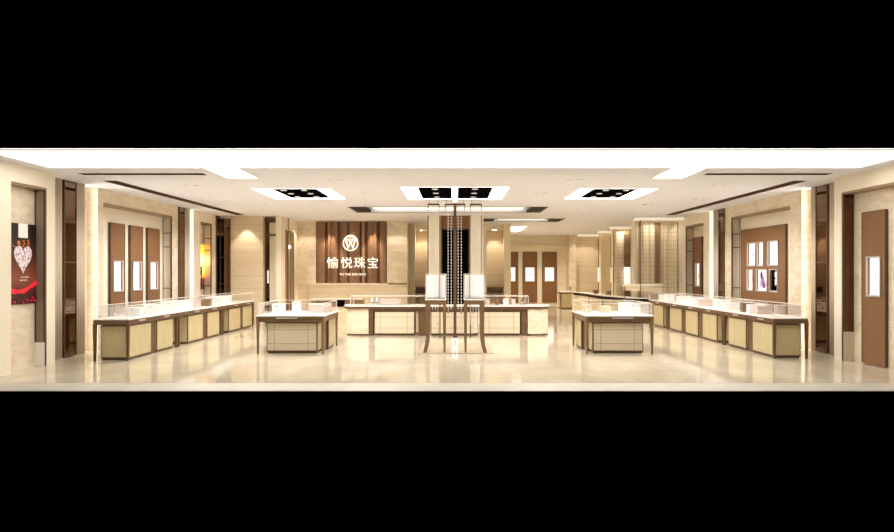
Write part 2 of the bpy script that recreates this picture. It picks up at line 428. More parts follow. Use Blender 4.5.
# ------------------------------------------------------------------ wall showcases (brown panels with lit windows)
def panel_with_holes(fr, u0, u1, z0, z1, thick, holes, mat, parent, name):
    # fr(u, d, z) -> world point, d = depth from front face
    us = sorted({u0, u1, *[h[0] for h in holes], *[h[1] for h in holes]}); zs = sorted({z0, z1, *[h[2] for h in holes], *[h[3] for h in holes]})
    mb = MB()
    solid = lambda i, j: 0 <= i < len(us)-1 and 0 <= j < len(zs)-1 and not any(h[0] < (us[i]+us[i+1])/2 < h[1] and h[2] < (zs[j]+zs[j+1])/2 < h[3] for h in holes)
    for i in range(len(us)-1):
        for j in range(len(zs)-1):
            if not solid(i, j): continue
            a, b, c, d = us[i], us[i+1], zs[j], zs[j+1]
            for dd in (0, thick): mb.add([fr(a,dd,c), fr(b,dd,c), fr(b,dd,d), fr(a,dd,d)], [(0,1,2,3)])
            if not solid(i-1, j): mb.add([fr(a,0,c), fr(a,0,d), fr(a,thick,d), fr(a,thick,c)], [(0,1,2,3)])
            if not solid(i+1, j): mb.add([fr(b,0,c), fr(b,0,d), fr(b,thick,d), fr(b,thick,c)], [(0,1,2,3)])
            if not solid(i, j-1): mb.add([fr(a,0,c), fr(b,0,c), fr(b,thick,c), fr(a,thick,c)], [(0,1,2,3)])
            if not solid(i, j+1): mb.add([fr(a,0,d), fr(b,0,d), fr(b,thick,d), fr(a,thick,d)], [(0,1,2,3)])
    bm_ob = mb.build(name, mat, parent)
    bm = bmesh.new(); bm.from_mesh(bm_ob.data); bmesh.ops.remove_doubles(bm, verts=bm.verts, dist=1e-5); bmesh.ops.recalc_face_normals(bm, faces=bm.faces); bm.to_mesh(bm_ob.data); bm.free()
    return bm_ob
def fbox(fr, u0, u1, d0, d1, z0, z1, mb=None, mi=0):
    mb = mb or MB()
    vs = [fr(u0,d0,z0), fr(u1,d0,z0), fr(u1,d1,z0), fr(u0,d1,z0), fr(u0,d0,z1), fr(u1,d0,z1), fr(u1,d1,z1), fr(u0,d1,z1)]
    return mb.add(vs, [(0,3,2,1),(4,5,6,7),(0,1,5,4),(1,2,6,5),(2,3,7,6),(3,0,4,7)], mi)
def showcase(label, fr, u0, u1, z0, z1, windows, mat='brown', group='brown wall display panels'):
    base = fr((u0+u1)/2, 0, z0)
    t = thing('wall_showcase', label, 'display case', base, group)
    panel_with_holes(fr, u0, u1, z0, z1, .046, [w_[:4] for w_ in windows], mat, t, 'panel')
    e = .012; m = MB()
    for a in ((u0-e, u0, z0, z1+e), (u1, u1+e, z0, z1+e), (u0, u1, z1, z1+e)): fbox(fr, a[0], a[1], -.006, .046, a[2], a[3], m)
    m.build('edge_trim', 'bronze', t)
    for w_ in windows:
        a, b, c, d = w_[:4]; style = w_[4] if len(w_) > 4 else 'plain'
        m = MB(); f = .028
        for q in ((a-f, a, c-f, d+f), (b, b+f, c-f, d+f), (a, b, c-f, c), (a, b, d, d+f)): fbox(fr, q[0], q[1], -.02, .0, q[2], q[3], m)
        wf = m.build('window_frame', 'silver', t)
        fbox(fr, a, b, .036, .045, c, d).build('lit_back', 'case' if style != 'dark' else 'blackm', wf)
        fbox(fr, a, b, .004, .035, c, c+.012).build('shelf', 'box', wf)
        ctr = fr((a+b)/2, .024, 0)
        if style == 'plain':
            m = MB(); m.lathe((ctr[0], ctr[1], c+.012), [(.035, 0), (.035, .01), (.012, .03), (.010, .18), (.035, .24), (.032, .34), (.012, .38), (.011, .41)], n=10)
            for i, v in enumerate(m.v):   # bust flattened so that it stays inside the window recess
                m.v[i] = (ctr[0]+(v[0]-ctr[0])*.25, ctr[1]+(v[1]-ctr[1])*1.2, v[2]) if abs(fr(1,0,0)[1]-fr(0,0,0)[1]) > .5 else (ctr[0]+(v[0]-ctr[0])*1.2, ctr[1]+(v[1]-ctr[1])*.25, v[2])
            m.build('necklace_bust', 'box', wf, smooth=True)
        elif style == 'pendant':
            bl = plain('blue_print', (.10, .18, .75), .4, noise=0)
            m = MB(); zc = (c+d)/2
            P = [(0, .09), (.035, .02), (.03, -.04), (0, -.10), (-.03, -.04), (-.035, .02)]
            m2 = MB(); n = len(P)
            vs = [fr((a+b)/2+u, .028, zc+z) for u, z in P]+[fr((a+b)/2+u, .035, zc+z) for u, z in P]
            m2.add(vs, [tuple(range(n)), tuple(range(2*n-1, n-1, -1))]+[(i, (i+1) % n, n+(i+1) % n, n+i) for i in range(n)])
            m2.build('blue_pendant', bl, wf)
        elif style == 'figure':
            pu = plain('mauve_print', (.48, .24, .55), .5, noise=.3); dk = plain('dark_print', (.03, .01, .03), .5, noise=0)
            m = MB(); n = 14
            for (uu, zz, ru, rz, mi) in ((.02, .10, .045, .06, 0), (0, -.05, .08, .14, 0), (-.07, -.12, .06, .08, 0), (.10, .12, .05, .10, 1), (.12, -.06, .03, .16, 0)):
                vs = [fr((a+b)/2+uu+ru*math.cos(2*PI*i/n), .028, (c+d)/2+zz+rz*math.sin(2*PI*i/n)) for i in range(n)]+[fr((a+b)/2+uu+ru*math.cos(2*PI*i/n), .0355, (c+d)/2+zz+rz*math.sin(2*PI*i/n)) for i in range(n)]
                m.add(vs, [tuple(range(n)), tuple(range(2*n-1, n-1, -1))]+[(i, (i+1) % n, n+(i+1) % n, n+i) for i in range(n)], mi)
            m.build('printed_figure', [pu, dk], wf)
        elif style == 'dark':
            m = MB(); n = 12
            for (uu, zz, ru, rz) in ((-.03, .14, .05, .08), (-.05, .0, .03, .10), (-.01, -.04, .02, .08)):
                vs = [fr((a+b)/2+uu+ru*math.cos(2*PI*i/n), .026, (c+d)/2+zz+rz*math.sin(2*PI*i/n)) for i in range(n)]+[fr((a+b)/2+uu+ru*math.cos(2*PI*i/n), .0355, (c+d)/2+zz+rz*math.sin(2*PI*i/n)) for i in range(n)]
                m.add(vs, [tuple(range(n)), tuple(range(2*n-1, n-1, -1))]+[(i, (i+1) % n, n+(i+1) % n, n+i) for i in range(n)], 0)
            m.build('pale_print', 'box', wf)
    return t
frL = lambda u, d, z: (-7.38-d, u, z)
frR = lambda u, d, z: (7.38+d, u, z)
frP = lambda u, d, z: (7.043+d, u, z)
frB = lambda u, d, z: (u, 30.45+d, z)
for (a, b, c, d, lab) in ((13.72, 14.30, 13.83, 14.2, 'brown wall panel with lit window, nearest the front in the three-panel niche'),
                          (14.56, 15.12, 14.67, 15.03, 'brown wall panel with lit window, middle one of the three-panel niche'),
                          (15.38, 15.98, 15.50, 15.86, 'brown wall panel with lit window, last of the three-panel niche beside mirrored jamb')):
    showcase(lab, frL, a, b, .35, 2.63, [(c, d, 1.17, 1.80)])
showcase('brown full-height panel with one lit window in the right front portal', frP, 10.48, 11.07, .02, 2.60, [(10.60, 10.92, 1.19, 1.82)])
showcase('wide brown panel holding six small lit windows in two rows', frR, 14.3, 16.5, .35, 2.64,
         [(14.62, 15.07, 1.74, 2.28), (15.32, 15.60, 1.74, 2.28), (15.72, 16.12, 1.74, 2.28, 'pendant'),
          (14.64, 14.98, 1.13, 1.62, 'dark'), (15.14, 15.64, 1.13, 1.62, 'figure'), (15.86, 16.14, 1.13, 1.62)], 'brown2')
showcase('brown panel with one lit window in the right wall niche beside bead screen', frR, 19.15, 19.8, .3, 2.62, [(19.30, 19.62, 1.15, 1.82)])
for (a, b, c, d, lab) in ((2.35, 3.0, 2.48, 2.86, 'rear wall brown panel with lit window, partly behind cream pilaster'),
                          (3.23, 3.90, 3.36, 3.77, 'rear wall brown panel with lit window, middle of the rear three'),
                          (4.16, 4.84, 4.29, 4.70, 'rear wall brown panel with lit window, closest to the pale curved counter')):
    showcase(lab, frB, a, b, .1, 2.5, [(c, d, 1.12, 1.76)])

# ------------------------------------------------------------------ posters
def heart_pts(w_, h_, n=36):
    P = []
    for i in range(n):
        t = 2*PI*i/n; P.append((w_/2*(math.sin(t)**3), h_/2*((13*math.cos(t)-5*math.cos(2*t)-2*math.cos(3*t)-math.cos(4*t))/14.5+.08)))
    return P
def flat_poly(fr, P, cu, cz, d0, d1, mb=None, mi=0):
    mb = mb or MB(); n = len(P)
    vs = [fr(cu+u, d0, cz+z) for u, z in P]+[fr(cu+u, d1, cz+z) for u, z in P]
    return mb.add(vs, [tuple(range(n)), tuple(range(2*n-1, n-1, -1))]+[(i, (i+1) % n, n+(i+1) % n, n+i) for i in range(n)], mi)
def grad_print(name, stops, z0, z1, em, noise=0):
    m, nt, b = new_mat(name)
    g = nt.nodes.new('ShaderNodeNewGeometry'); sp = nt.nodes.new('ShaderNodeSeparateXYZ'); L(nt, g.outputs['Position'], sp.inputs[0])
    mr = nt.nodes.new('ShaderNodeMapRange'); mr.inputs[1].default_value = z0; mr.inputs[2].default_value = z1; L(nt, sp.outputs['Z'], mr.inputs[0])
    r = nt.nodes.new('ShaderNodeValToRGB'); cr = r.color_ramp
    while len(cr.elements) < len(stops): cr.elements.new(.5)
    for e_, (p_, c_) in zip(cr.elements, stops): e_.position = p_; e_.color = (*c_, 1)
    src = mr.outputs[0]
    if noise:
        n = nt.nodes.new('ShaderNodeTexNoise'); n.inputs['Scale'].default_value = 9; n.inputs['Detail'].default_value = 3; L(nt, g.outputs['Position'], n.inputs['Vector'])
        a = nt.nodes.new('ShaderNodeMath'); a.operation = 'MULTIPLY_ADD'; a.inputs[1].default_value = noise; L(nt, n.outputs['Fac'], a.inputs[0])
        s_ = nt.nodes.new('ShaderNodeMath'); s_.operation = 'SUBTRACT'; s_.inputs[1].default_value = noise/2; L(nt, mr.outputs[0], s_.inputs[0]); L(nt, s_.outputs[0], a.inputs[2]); src = a.outputs[0]
    L(nt, src, r.inputs[0]); L(nt, r.outputs[0], b.inputs['Base Color']); L(nt, r.outputs[0], b.inputs['Emission Color']); b.inputs['Emission Strength'].default_value = em
    b.inputs['Roughness'].default_value = .4
    return m
frA = lambda u, d, z: (-7.04+.0-d*1.0, u, z)      # poster plane, d>0 goes into the wall
pm = grad_print('dark_red_print', [(0, (.03, .002, .002)), (.14, (.05, .005, .004)), (.32, (.20, .045, .022)), (.5, (.09, .018, .010)), (.8, (.012, .002, .0015)), (1, (.004, .0005, .0005))], 1.06, 2.37, .3)
t = thing('backlit_poster', 'dark red poster with a pale jewelled heart in the front left niche', 'poster', (-7.05, 10.44, 1.06))
bd = fbox(frA, 10.14, 10.76, 0, .028, 1.06, 2.37).build('poster_sheet', pm, t)
y0p = 10.42
jm, nt, b_ = new_mat('jewel_print')
vo = nt.nodes.new('ShaderNodeTexVoronoi'); vo.inputs['Scale'].default_value = 24; g_ = nt.nodes.new('ShaderNodeNewGeometry'); L(nt, g_.outputs['Position'], vo.inputs['Vector'])
rr = nt.nodes.new('ShaderNodeValToRGB'); rr.color_ramp.elements[0].color = (.80, .78, .80, 1); rr.color_ramp.elements[1].color = (.42, .24, .27, 1); rr.color_ramp.elements[0].position = .25; rr.color_ramp.elements[1].position = .75
L(nt, vo.outputs['Distance'], rr.inputs[0]); L(nt, rr.outputs[0], b_.inputs['Base Color']); L(nt, rr.outputs[0], b_.inputs['Emission Color']); b_.inputs['Emission Strength'].default_value = .15
flat_poly(frA, heart_pts(.42, .46), y0p, 1.80, -.012, -.001).build('jewelled_heart', jm, bd)
flat_poly(frA, [(-.11, -.115), (.11, -.115), (.11, .115), (-.11, .115)], y0p, 2.255, -.012, -.001).build('logo_tag', 'letter', bd)
red = plain('red_ribbon', (.75, .012, .03), .4, noise=.2); red.node_tree.nodes['Principled BSDF'].inputs['Emission Color'].default_value = (.75, .012, .03, 1); red.node_tree.nodes['Principled BSDF'].inputs['Emission Strength'].default_value = .35
rib = MB(); top = []; bot = []
for i in range(17):
    u = -.31+.62*i/16; zc = -.02+.0*u+(.30*max(0, u-.08)**1.3*2.2)-.05*math.sin((u+.31)*9)*.6
    top.append((u, zc+.035)); bot.append((u, zc-.03-.012*math.sin(i)))
flat_poly(frA, top+bot[::-1], 10.45, 1.31, -.010, -.001).build('red_ribbon', red, bd)
m = MB()
for (u, z) in ((-.22, 1.10), (.08, 1.12), (.18, 1.11), (.22, 1.16), (.26, 1.11), (-.02, 1.09)): flat_poly(frA, [(.018*math.cos(a), .015*math.sin(a)) for a in [2*PI*i/8 for i in range(8)]], 10.45+u, z, -.010, -.001, m)
m.build('red_gems', red, bd)
org = emis('orange_print', (.55, .16, .03), .2)
m = MB()
flat_poly(frA, [(.036*math.cos(a), .036*math.sin(a)) for a in [2*PI*i/14 for i in range(14)]], y0p-.10, 2.055, -.010, -.001, m)
def stroke(fr, pts, wd, mb):
    for p_, q_ in zip(pts, pts[1:]):
        dx, dz = q_[0]-p_[0], q_[1]-p_[1]; l = math.hypot(dx, dz); nx, nz = -dz/l*wd/2, dx/l*wd/2
        flat_poly(fr, [(p_[0]+nx, p_[1]+nz), (q_[0]+nx, q_[1]+nz), (q_[0]-nx, q_[1]-nz), (p_[0]-nx, p_[1]-nz)], 0, 0, -.010, -.001, mb)
for pts in ([(-.01, 2.08), (.03, 2.10), (.02, 2.06), (.05, 2.05), (.02, 2.02), (-.02, 2.03)], [(.10, 2.09), (.14, 2.11), (.13, 2.0)], [(.09, 2.04), (.17, 2.05)], [(-.24, 2.0), (-.12, 1.98), (.02, 2.0)], [(-.04, 2.13), (.0, 2.15)]):
    stroke(frA, [(y0p+u, z) for u, z in pts], .010, m)
m.build('orange_calligraphy', org, bd)
m = MB()
for z, us in ((1.50, ((-.05, .02), (.04, .14))), (1.45, ((-.08, .0), (.02, .09)))):
    for a, b in us: flat_poly(frA, [(a, -.010), (b, -.010), (b, .010), (a, .010)], y0p, z, -.010, -.001, m)
m.build('white_script', 'pink', bd)

gm = grad_print('golden_print', [(0, (.03, .002, .002)), (.22, (.14, .010, .004)), (.34, (.85, .30, .03)), (.55, (1, .72, .22)), (.68, (1, .80, .35)), (.84, (.85, .36, .02)), (1, (.75, .28, .01))], 1.06, 2.37, 1.9, .10)
frG = lambda u, d, z: (-7.40-d, u, z)
t = thing('backlit_poster', 'golden sunset poster with dark plant shapes above the rear left counters', 'poster', (-7.43, 18.8, 1.06))
bd = fbox(frG, 18.44, 18.90, 0, .028, 1.06, 2.37).build('poster_sheet', gm, t)
m = MB(); dkp = plain('dark_plant_print', (.05, .012, .003), .5, noise=0)
for _ in range(26):
    u = random.uniform(18.47, 18.87); z = random.uniform(1.12, 1.42); r_ = random.uniform(.015, .045)
    flat_poly(frG, [(r_*math.cos(a)*random.uniform(.6, 1), r_*1.5*math.sin(a)) for a in [2*PI*i/7 for i in range(7)]], u, z, -.008, -.001, m)
for (u, z, ru, rz) in ((18.66, 1.58, .06, .12), (18.60, 1.70, .05, .04), (18.72, 1.72, .04, .04), (18.68, 1.45, .02, .14), (18.58, 1.52, .03, .05)):
    flat_poly(frG, [(ru*math.cos(a), rz*math.sin(a)) for a in [2*PI*i/9 for i in range(9)]], u, z, -.008, -.001, m)
m.build('dark_plants', dkp, bd)

# ------------------------------------------------------------------ rear left structure
mb = MB(); mb.box(-6.87, -5.88, 19.6, 19.9, 0, H, 4); mb.box(-7.75, -6.88, 19.6, 19.9, 0, H, 1)
struct('wall_alcove', mb, WM)
# glazed doorway
t = thing('glass_door', 'dark glazed doorway with white handle between marble wall and cream pillar', 'door', (-5.66, 19.8, 0))
B(-5.87, -5.46, 19.86, 19.90, 0, 3.2).build('glass_panel', 'mirror_dark', t)
m = MB(); m.box(-5.88, -5.84, 19.8, 19.92, 0, 3.25); m.box(-5.50, -5.46, 19.8, 19.92, 0, 3.25); m.box(-5.84, -5.50, 19.8, 19.92, 2.68, 2.74); m.box(-5.84, -5.50, 19.8, 19.92, 0, .3); m.box(-5.84, -5.5, 19.8, 19.92, 3.1, 3.25)
m.build('door_frame', 'bronze', t)
B(-5.80, -5.76, 19.78, 19.80, 1.22, 1.62).build('handle', 'letters', t)
struct('wall_recess', B(-6.2, -5.3, 20.3, 20.4, 0, H), 'brown')
# pillar and recessed side face with its narrow niche
mb = MB(); mb.box(-5.46, -5.30, 19.5, 19.85, 0, H, 1); mb.box(-5.75, -5.30, 19.85, 20.02, 0, H, 1)
mb.box(-5.75, -5.30, 20.02, 20.95, 2.85, H, 1); mb.box(-5.75, -5.55, 20.02, 20.95, 0, 2.85, 1); mb.box(-5.75, -5.30, 20.95, 21.6, 0, H, 1)
struct('wall_side_recess', mb, WM)
t = thing('tall_display_niche', 'narrow bronze framed niche on side wall left of the logo wall', 'display niche', (-5.42, 20.5, 0))
m = MB(); m.box(-5.31, -5.27, 19.99, 20.05, 0, 2.88); m.box(-5.31, -5.27, 20.92, 20.98, 0, 2.88); m.box(-5.31, -5.27, 20.05, 20.92, 2.82, 2.88); m.build('frame', 'soffit', t)
B(-5.53, -5.50, 20.06, 20.92, .05, 2.8).build('back_panel', 'cream', t)
B(-5.37, -5.33, 20.86, 20.90, .05, 2.8).build('bronze_post', 'soffit', t)
m = MB(); m.ball((-5.38, 20.78, 2.38), .05, 10, 6); m.build('lamp', 'lamp', t)

# logo wall
struct('wall_logo', B(-5.75, -1.60, 21.70, 21.9, 0, H, mi=0), 'marble')
struct('wall_logo_left', B(-5.75, -4.70, 21.6, 21.70, 1.2, H), 'marble')
struct('wall_logo_right', B(-2.28, -1.60, 21.45, 21.70, 1.2, H), 'marble')
struct('wall_logo_base', MB().box(-5.75, -1.60, 21.6, 21.70, 0, 1.19).box(-4.9, -1.60, 21.42, 21.6, .0, 1.14), 'marble_tan')
struct('trim_14', B(-4.75, -2.22, 21.40, 21.6, 1.14, 1.18), 'cream')
t = thing('wooden_backdrop', 'reddish wooden fluted backdrop carrying the shop sign', 'wall panel', (-3.48, 21.6, 1.2))
x = -4.69; i = 0
patt = [(.30, 0, 0), (.10, .05, 1), (.05, .0, 2), (.05, .0, 0), (.22, .02, 0), (.10, .06, 1), (.24, 0, 0), (.06, .05, 1), (.36, -.01, 0), (.06, .05, 1), (.10, .0, 2), (.10, .06, 1), (.20, .01, 0), (.12, .0, 0), (.09, .05, 1), (.22, .0, 0), (.07, .06, 1)]
m = MB()
while x < -2.29-.01:
    wd, dd, c = patt[i % len(patt)]; x1 = min(x+wd, -2.29)
    n = 5
    for q in range(n):    # gently rounded vertical reeds
        a0 = x+(x1-x)*q/n; a1 = x+(x1-x)*(q+1)/n
        b0 = .03*math.sin(PI*q/n); b1 = .03*math.sin(PI*(q+1)/n)
        yf0 = 21.60+dd-b0; yf1 = 21.60+dd-b1
        m.add([(a0, yf0, 1.2), (a1, yf1, 1.2), (a1, 21.679, 1.2), (a0, 21.679, 1.2), (a0, yf0, H-.02), (a1, yf1, H-.02), (a1, 21.679, H-.02), (a0, 21.679, H-.02)],
              [(0,3,2,1),(4,5,6,7),(0,1,5,4),(1,2,6,5),(2,3,7,6),(3,0,4,7)], c)
    x = x1; i += 1
m.build('reeded_boards', ['wood', 'wood_d', 'wood_l'], t, smooth=False)

def text_mesh(s, size, x, y, z, ext, mat, parent, name, bold=0.0, sx=1):
    cu = bpy.data.curves.new(name, 'FONT'); cu.body = s; cu.size = size; cu.extrude = ext; cu.align_x = 'CENTER'; cu.offset = bold
    ob = bpy.data.objects.new(name+'_tmp', cu); COL.objects.link(ob)
    dg = bpy.context.evaluated_depsgraph_get(); dg.update()
    me = bpy.data.meshes.new_from_object(ob.evaluated_get(dg)); bpy.data.objects.remove(ob)
    zs = [v.co.y for v in me.vertices]; mid = (min(zs)+max(zs))/2 if zs else 0
    xs = [v.co.x for v in me.vertices]; mx = (min(xs)+max(xs))/2 if xs else 0
    for v in me.vertices:
        X, Y, Z = v.co; v.co = ((X-mx)*sx, -Z, Y-mid)
    me.materials.clear(); me.materials.append(M[mat])
    o = bpy.data.objects.new(name, me); COL.objects.link(o)
    o.location = Vector((x, y, z))-(parent.location if parent else Vector((0,0,0)))
    if parent: o.parent = parent
    return o
t = thing('shop_sign', 'white lettered shop sign with round emblem on the wooden backdrop', 'sign', (-3.5, 21.5, 1.4))
for ch, x in zip('愉悦珠宝', (-4.11, -3.64, -3.20, -2.76)):
    text_mesh(ch, .405, x, 21.50, 1.88, .03, 'letters', t, 'character', .0)
text_mesh('YU YUE ZHU BAO', .105, -3.44, 21.52, 1.49, .015, 'letters', t, 'tagline', .001, 1.05)
em = MB(); ex, ez = -3.51, 2.53
em.ring((ex, 21.50, ez), .245, .017)
em = em.build('emblem_ring', 'letters', t, smooth=True)
m = MB()
for p_, q_, wd in (((-.16, .13), (-.075, -.17), .055), ((-.075, -.17), (.0, .06), .032), ((.0, .06), (.075, -.17), .032), ((.075, -.17), (.16, .13), .055), ((-.075, .13), (0, -.04), .026), ((.075, .13), (0, -.04), .026), ((-.20, .135), (-.04, .135), .02), ((.04, .135), (.20, .135), .02)):
    m.bar((ex+p_[0], 21.50, ez+p_[1]), (ex+q_[0], 21.50, ez+q_[1]), wd*.72, .03)
m.build('monogram', 'letters', t)

# feature wall behind the bead screens
mb = MB()
mb.box(-1.60, 2.0, 23.3, 23.6, 0, H, 4)
for a, b, c in ((-1.66, -1.42, 2), (-.95, -.80, 1), (.92, 1.12, 1), (1.74, 1.98, 2)): mb.box(a, b, 22.7, 23.3, 0, H, c)
mb.box(-1.42, -.95, 23.1, 23.3, 3.05, H, 1); mb.box(1.12, 1.74, 23.1, 23.3, 3.05, H, 1)
struct('wall_feature', mb, WM)
for a, b, lab in ((-1.42, -.95, 'brown ledge at the foot of the lit alcove beside the logo wall'), (1.12, 1.74, 'brown ledge at the foot of the lit alcove by the rear passage')):
    t = thing('alcove_ledge', lab, 'ledge', ((a+b)/2, 23.1, .8), 'alcove ledges')
    B(a+.005, b-.005, 22.95, 23.3, .98, 1.03).build('shelf_board', 'apron_l', t); B(a+.02, b-.02, 23.0, 23.3, .82, .98).build('drawer_front', 'apron', t)
# central pier: pale columns around a black panel
struct('pillar_1', B(-.80, -.43, 19.4, 19.9, 0, H), 'cream'); struct('pillar_2', B(.45, .86, 19.4, 19.9, 0, H), 'cream')
struct('wall_pier_core', B(-.42, .44, 19.62, 19.9, 0, 2.9), 'brown')
struct('wall_pier_header', B(-.42, .44, 19.42, 19.9, 2.9, H), 'brown')
t = thing('black_glass_panel', 'tall black glossy panel behind the central strings of beads', 'panel', (.01, 19.5, .5))
B(-.415, .435, 19.5, 19.56, .0, 2.89).build('panel_sheet', 'blackm', t)
m = MB(); m.box(-.42, -.39, 19.46, 19.5, 0, 2.89); m.box(.41, .44, 19.46, 19.5, 0, 2.89); m.box(-.39, .41, 19.46, 19.5, 2.86, 2.89); m.build('edge_trim', 'bronze', t)

# ------------------------------------------------------------------ rear right
struct('wall_passage', B(1.7, 2.0, 23.6, 30.5, 0, H), 'cream')
mb = MB(); mb.box(1.7, 5.35, 30.5, 30.8, 0, H, 1); mb.box(2.1, 5.3, 30.35, 30.5, 2.8, 2.9, 4)
mb.box(5.30, 5.62, 29.7, 30.8, 0, H, 0)
mb.box(5.62, 6.68, 30.0, 30.8, 0, H, 4)
mb.box(6.68, 7.9, 30.0, 30.8, 0, H, 1)
struct('wall_back', mb, WM)
struct('wall_outer', B(7.75, 7.9, 21.3, 30.0, 0, H), 'cream')
mb = MB(); mb.box(6.28, 6.66, 27.5, 27.9, 0, H, 2); mb.box(6.90, 7.75, 27.5, 27.9, 0, H, 1)
struct('wall_fin', mb, WM)
mb = MB(); mb.box(6.20, 7.75, 25.1, 25.4, 0, H, 1); mb.box(6.3, 6.42, 25.0, 25.1, 0, H, 2); mb.box(7.0, 7.1, 25.0, 25.1, 0, H, 2)
struct('wall_screen_back', mb, WM)
mb = MB(); mb.box(5.95, 7.75, 21.3, 21.6, 0, H, 1); 
struct('wall_screen', mb, WM)
for i_, x in enumerate((6.02, 6.14, 6.24, 6.46, 6.88, 7.04)): struct(f'trim_{20+i_}', B(x, x+.05, 21.26, 21.298, 0, H), 'marble_tan')
def dark_fin(label, x0, x1, y):
    t = thing('bronze_wall_fin', label, 'wall panel', ((x0+x1)/2, y, 0), 'bronze fins with lit windows')
    B(x0, x1, y-.05, y, 1.75, 3.15).build('bronze_sheet', 'apron_l', t)
    B(x0, x1, y-.05, y, 0, 1.1).build('lower_sheet', 'apron_l', t)
    B(x0+.01, x1-.01, y-.05, y-.01, 1.1, 1.75).build('lit_window', 'case', t)
dark_fin('slim bronze fin with lit window at the far pale beige wall', 6.70, 6.86, 30.0)
dark_fin('slim bronze fin with lit window beside the further bead screen', 6.68, 6.88, 27.5)
dark_fin('slim bronze fin with lit window seen behind the further bead screen', 6.60, 6.84, 25.0)
t = thing('bronze_stripe_panel', 'dark brown vertical stripe panel behind the large right bead screen', 'wall panel', (6.54, 21.25, 0))
B(6.64, 6.80, 21.22, 21.298, 1.2, 3.2).build('panel_sheet', 'apron_l', t)
# ceiling soffits above the screens, cove light imitated by their own glow
k = 15
for (a, b, c, d) in ((5.75, 7.19, 20.1, 20.6), (5.95, 7.7, 24.2, 24.7), (6.1, 7.7, 26.9, 27.45), (5.7, 7.7, 29.3, 29.9)):
    struct(f'trim_{k}', B(a, b, c, d, H-.07, H-.004), 'soft_glow'); k += 1

# ------------------------------------------------------------------ bead screens
def bead_string(x, y, z0, z1, step, r, mat, parent, sq=(1, 1, 1), flat=False, weight=True):
    m = MB(); m.cyl((x, y, z0), .0022, z1-z0, n=5)
    z = z1-.08
    while z > z0+.02:
        if flat: m.box(x-r, x+r, y-.006, y+.006, z-r*.55, z+r*.55, 0)
        else: m.ball((x, y, z), r, 7, 4, 0, sq)
        z -= step
    if weight: m.ball((x, y, z0), r*1.3, 7, 5, 1, (1, 1, 2.0))
    return m.build('bead_string', [mat, 'apron'], parent, kind='stuff')
def center_screen(label, x0, x1, xs, zend, mat, posts, beadr=.016, step=.072, sl=False):
    t = thing('hanging_bead_screen', label, 'bead screen', ((x0+x1)/2, 15.3, 0), 'central hanging bead screens')
    B(x0-.01, x1+.01, 15.29, 15.31, 3.17, 3.21).build('top_rail', 'bronze', t)
    for x in (x0, x1): B(x-.01, x+.01, 15.29, 15.31, 3.05, 3.19 if not sl else 3.17).build('rail_bracket', 'bronze', t)
    for x in (x0+.03, x1-.03): B(x-.005, x+.005, 15.295, 15.305, 3.2, H).build('hanger_rod', 'bronze', t)
    for x in posts: B(x-.013, x+.013, 15.33, 15.356, 0.0, 2.93).build('slim_post', 'bronze', t)
    for x, ze in zip(xs, zend): bead_string(x, 15.3, ze, 3.17, step, beadr, mat, t)
center_screen('left hanging bead screen above the left tall display stand', -.645, -.38, (-.61, -.54, -.47, -.41), (.66, .64, .64, .35), 'bead', (-.645, -.36), .009, .05)
center_screen('central hanging screen of bold pearl strings before the black panel', -.235, .235, (-.165, -.09, .075, .15), (.62, .64, .64, .62), 'bead', (), .0145, .072)
center_screen('right hanging bead screen above the right tall display stand', .37, .63, (.37, .43, .50, .56, .62), (.30, .62, .12, .12, .30), 'bead', (.37, .63), .010, .05)
# central pole
t = thing('bronze_pole', 'slender dark bronze pole rising between the two tall stands', 'pole', (0, 15.1, 0))
B(-.035, .035, 15.065, 15.135, .09, 3.20).build('shaft', 'bronze', t)
B(-.05, .05, 15.05, 15.15, 3.20, H).build('ceiling_mount', 'white', t)
B(-.05, .05, 15.05, 15.15, 0, .09).build('floor_mount', 'bronze', t)
def grid_screen(label, x0, x1, y, n, rows, posts, z0):
    t = thing('bead_screen', label, 'bead screen', ((x0+x1)/2, y, 0), 'right side bead screens')
    B(x0, x1, y-.02, y+.02, 3.15, 3.2).build('top_rail', 'gold', t)
    for x in posts: B(x-.012, x+.012, y-.012, y+.012, 0 if x in (posts[0], posts[-1]) else z0, 3.15).build('post', 'bronze', t)
    for i in range(n):
        x = x0+.05+(x1-x0-.1)*i/(n-1)
        bead_string(x, y, z0, 3.15, (3.15-z0)/rows, .011, 'beadt', t, flat=True, weight=False)
    m = MB()
    for j in range(rows//2):
        z = z0+.05+(3.05-z0)*j/(rows//2-1); m.box(x0, x1, y-.003, y+.003, z-.003, z+.003)
    m.build('cross_wires', 'gold', t)
grid_screen('large bead screen standing at the far end of the right counters', 5.88, 7.12, 20.45, 15, 32, (5.88, 7.12), 1.02)
grid_screen('smaller bead screen farther back, beside the curved counter', 6.12, 7.02, 24.7, 9, 28, (6.12, 7.02), 1.15)
t = thing('hanging_shelf', 'pale cream slab shelf held between thin posts below the bead screens', 'shelf', (6.0, 20.25, 1.05))
B(5.33, 6.55, 20.1, 20.38, 1.12, 1.19).build('slab', 'cream', t); B(5.36, 6.52, 20.14, 20.35, .98, 1.12).build('apron', 'yellow', t)
for x in (5.34, 5.83): B(x-.012, x+.012, 20.10, 20.124, 0 if x < 5.5 else .768, 1.12 if x < 5.5 else 3.2).build('post', 'bronze', t)

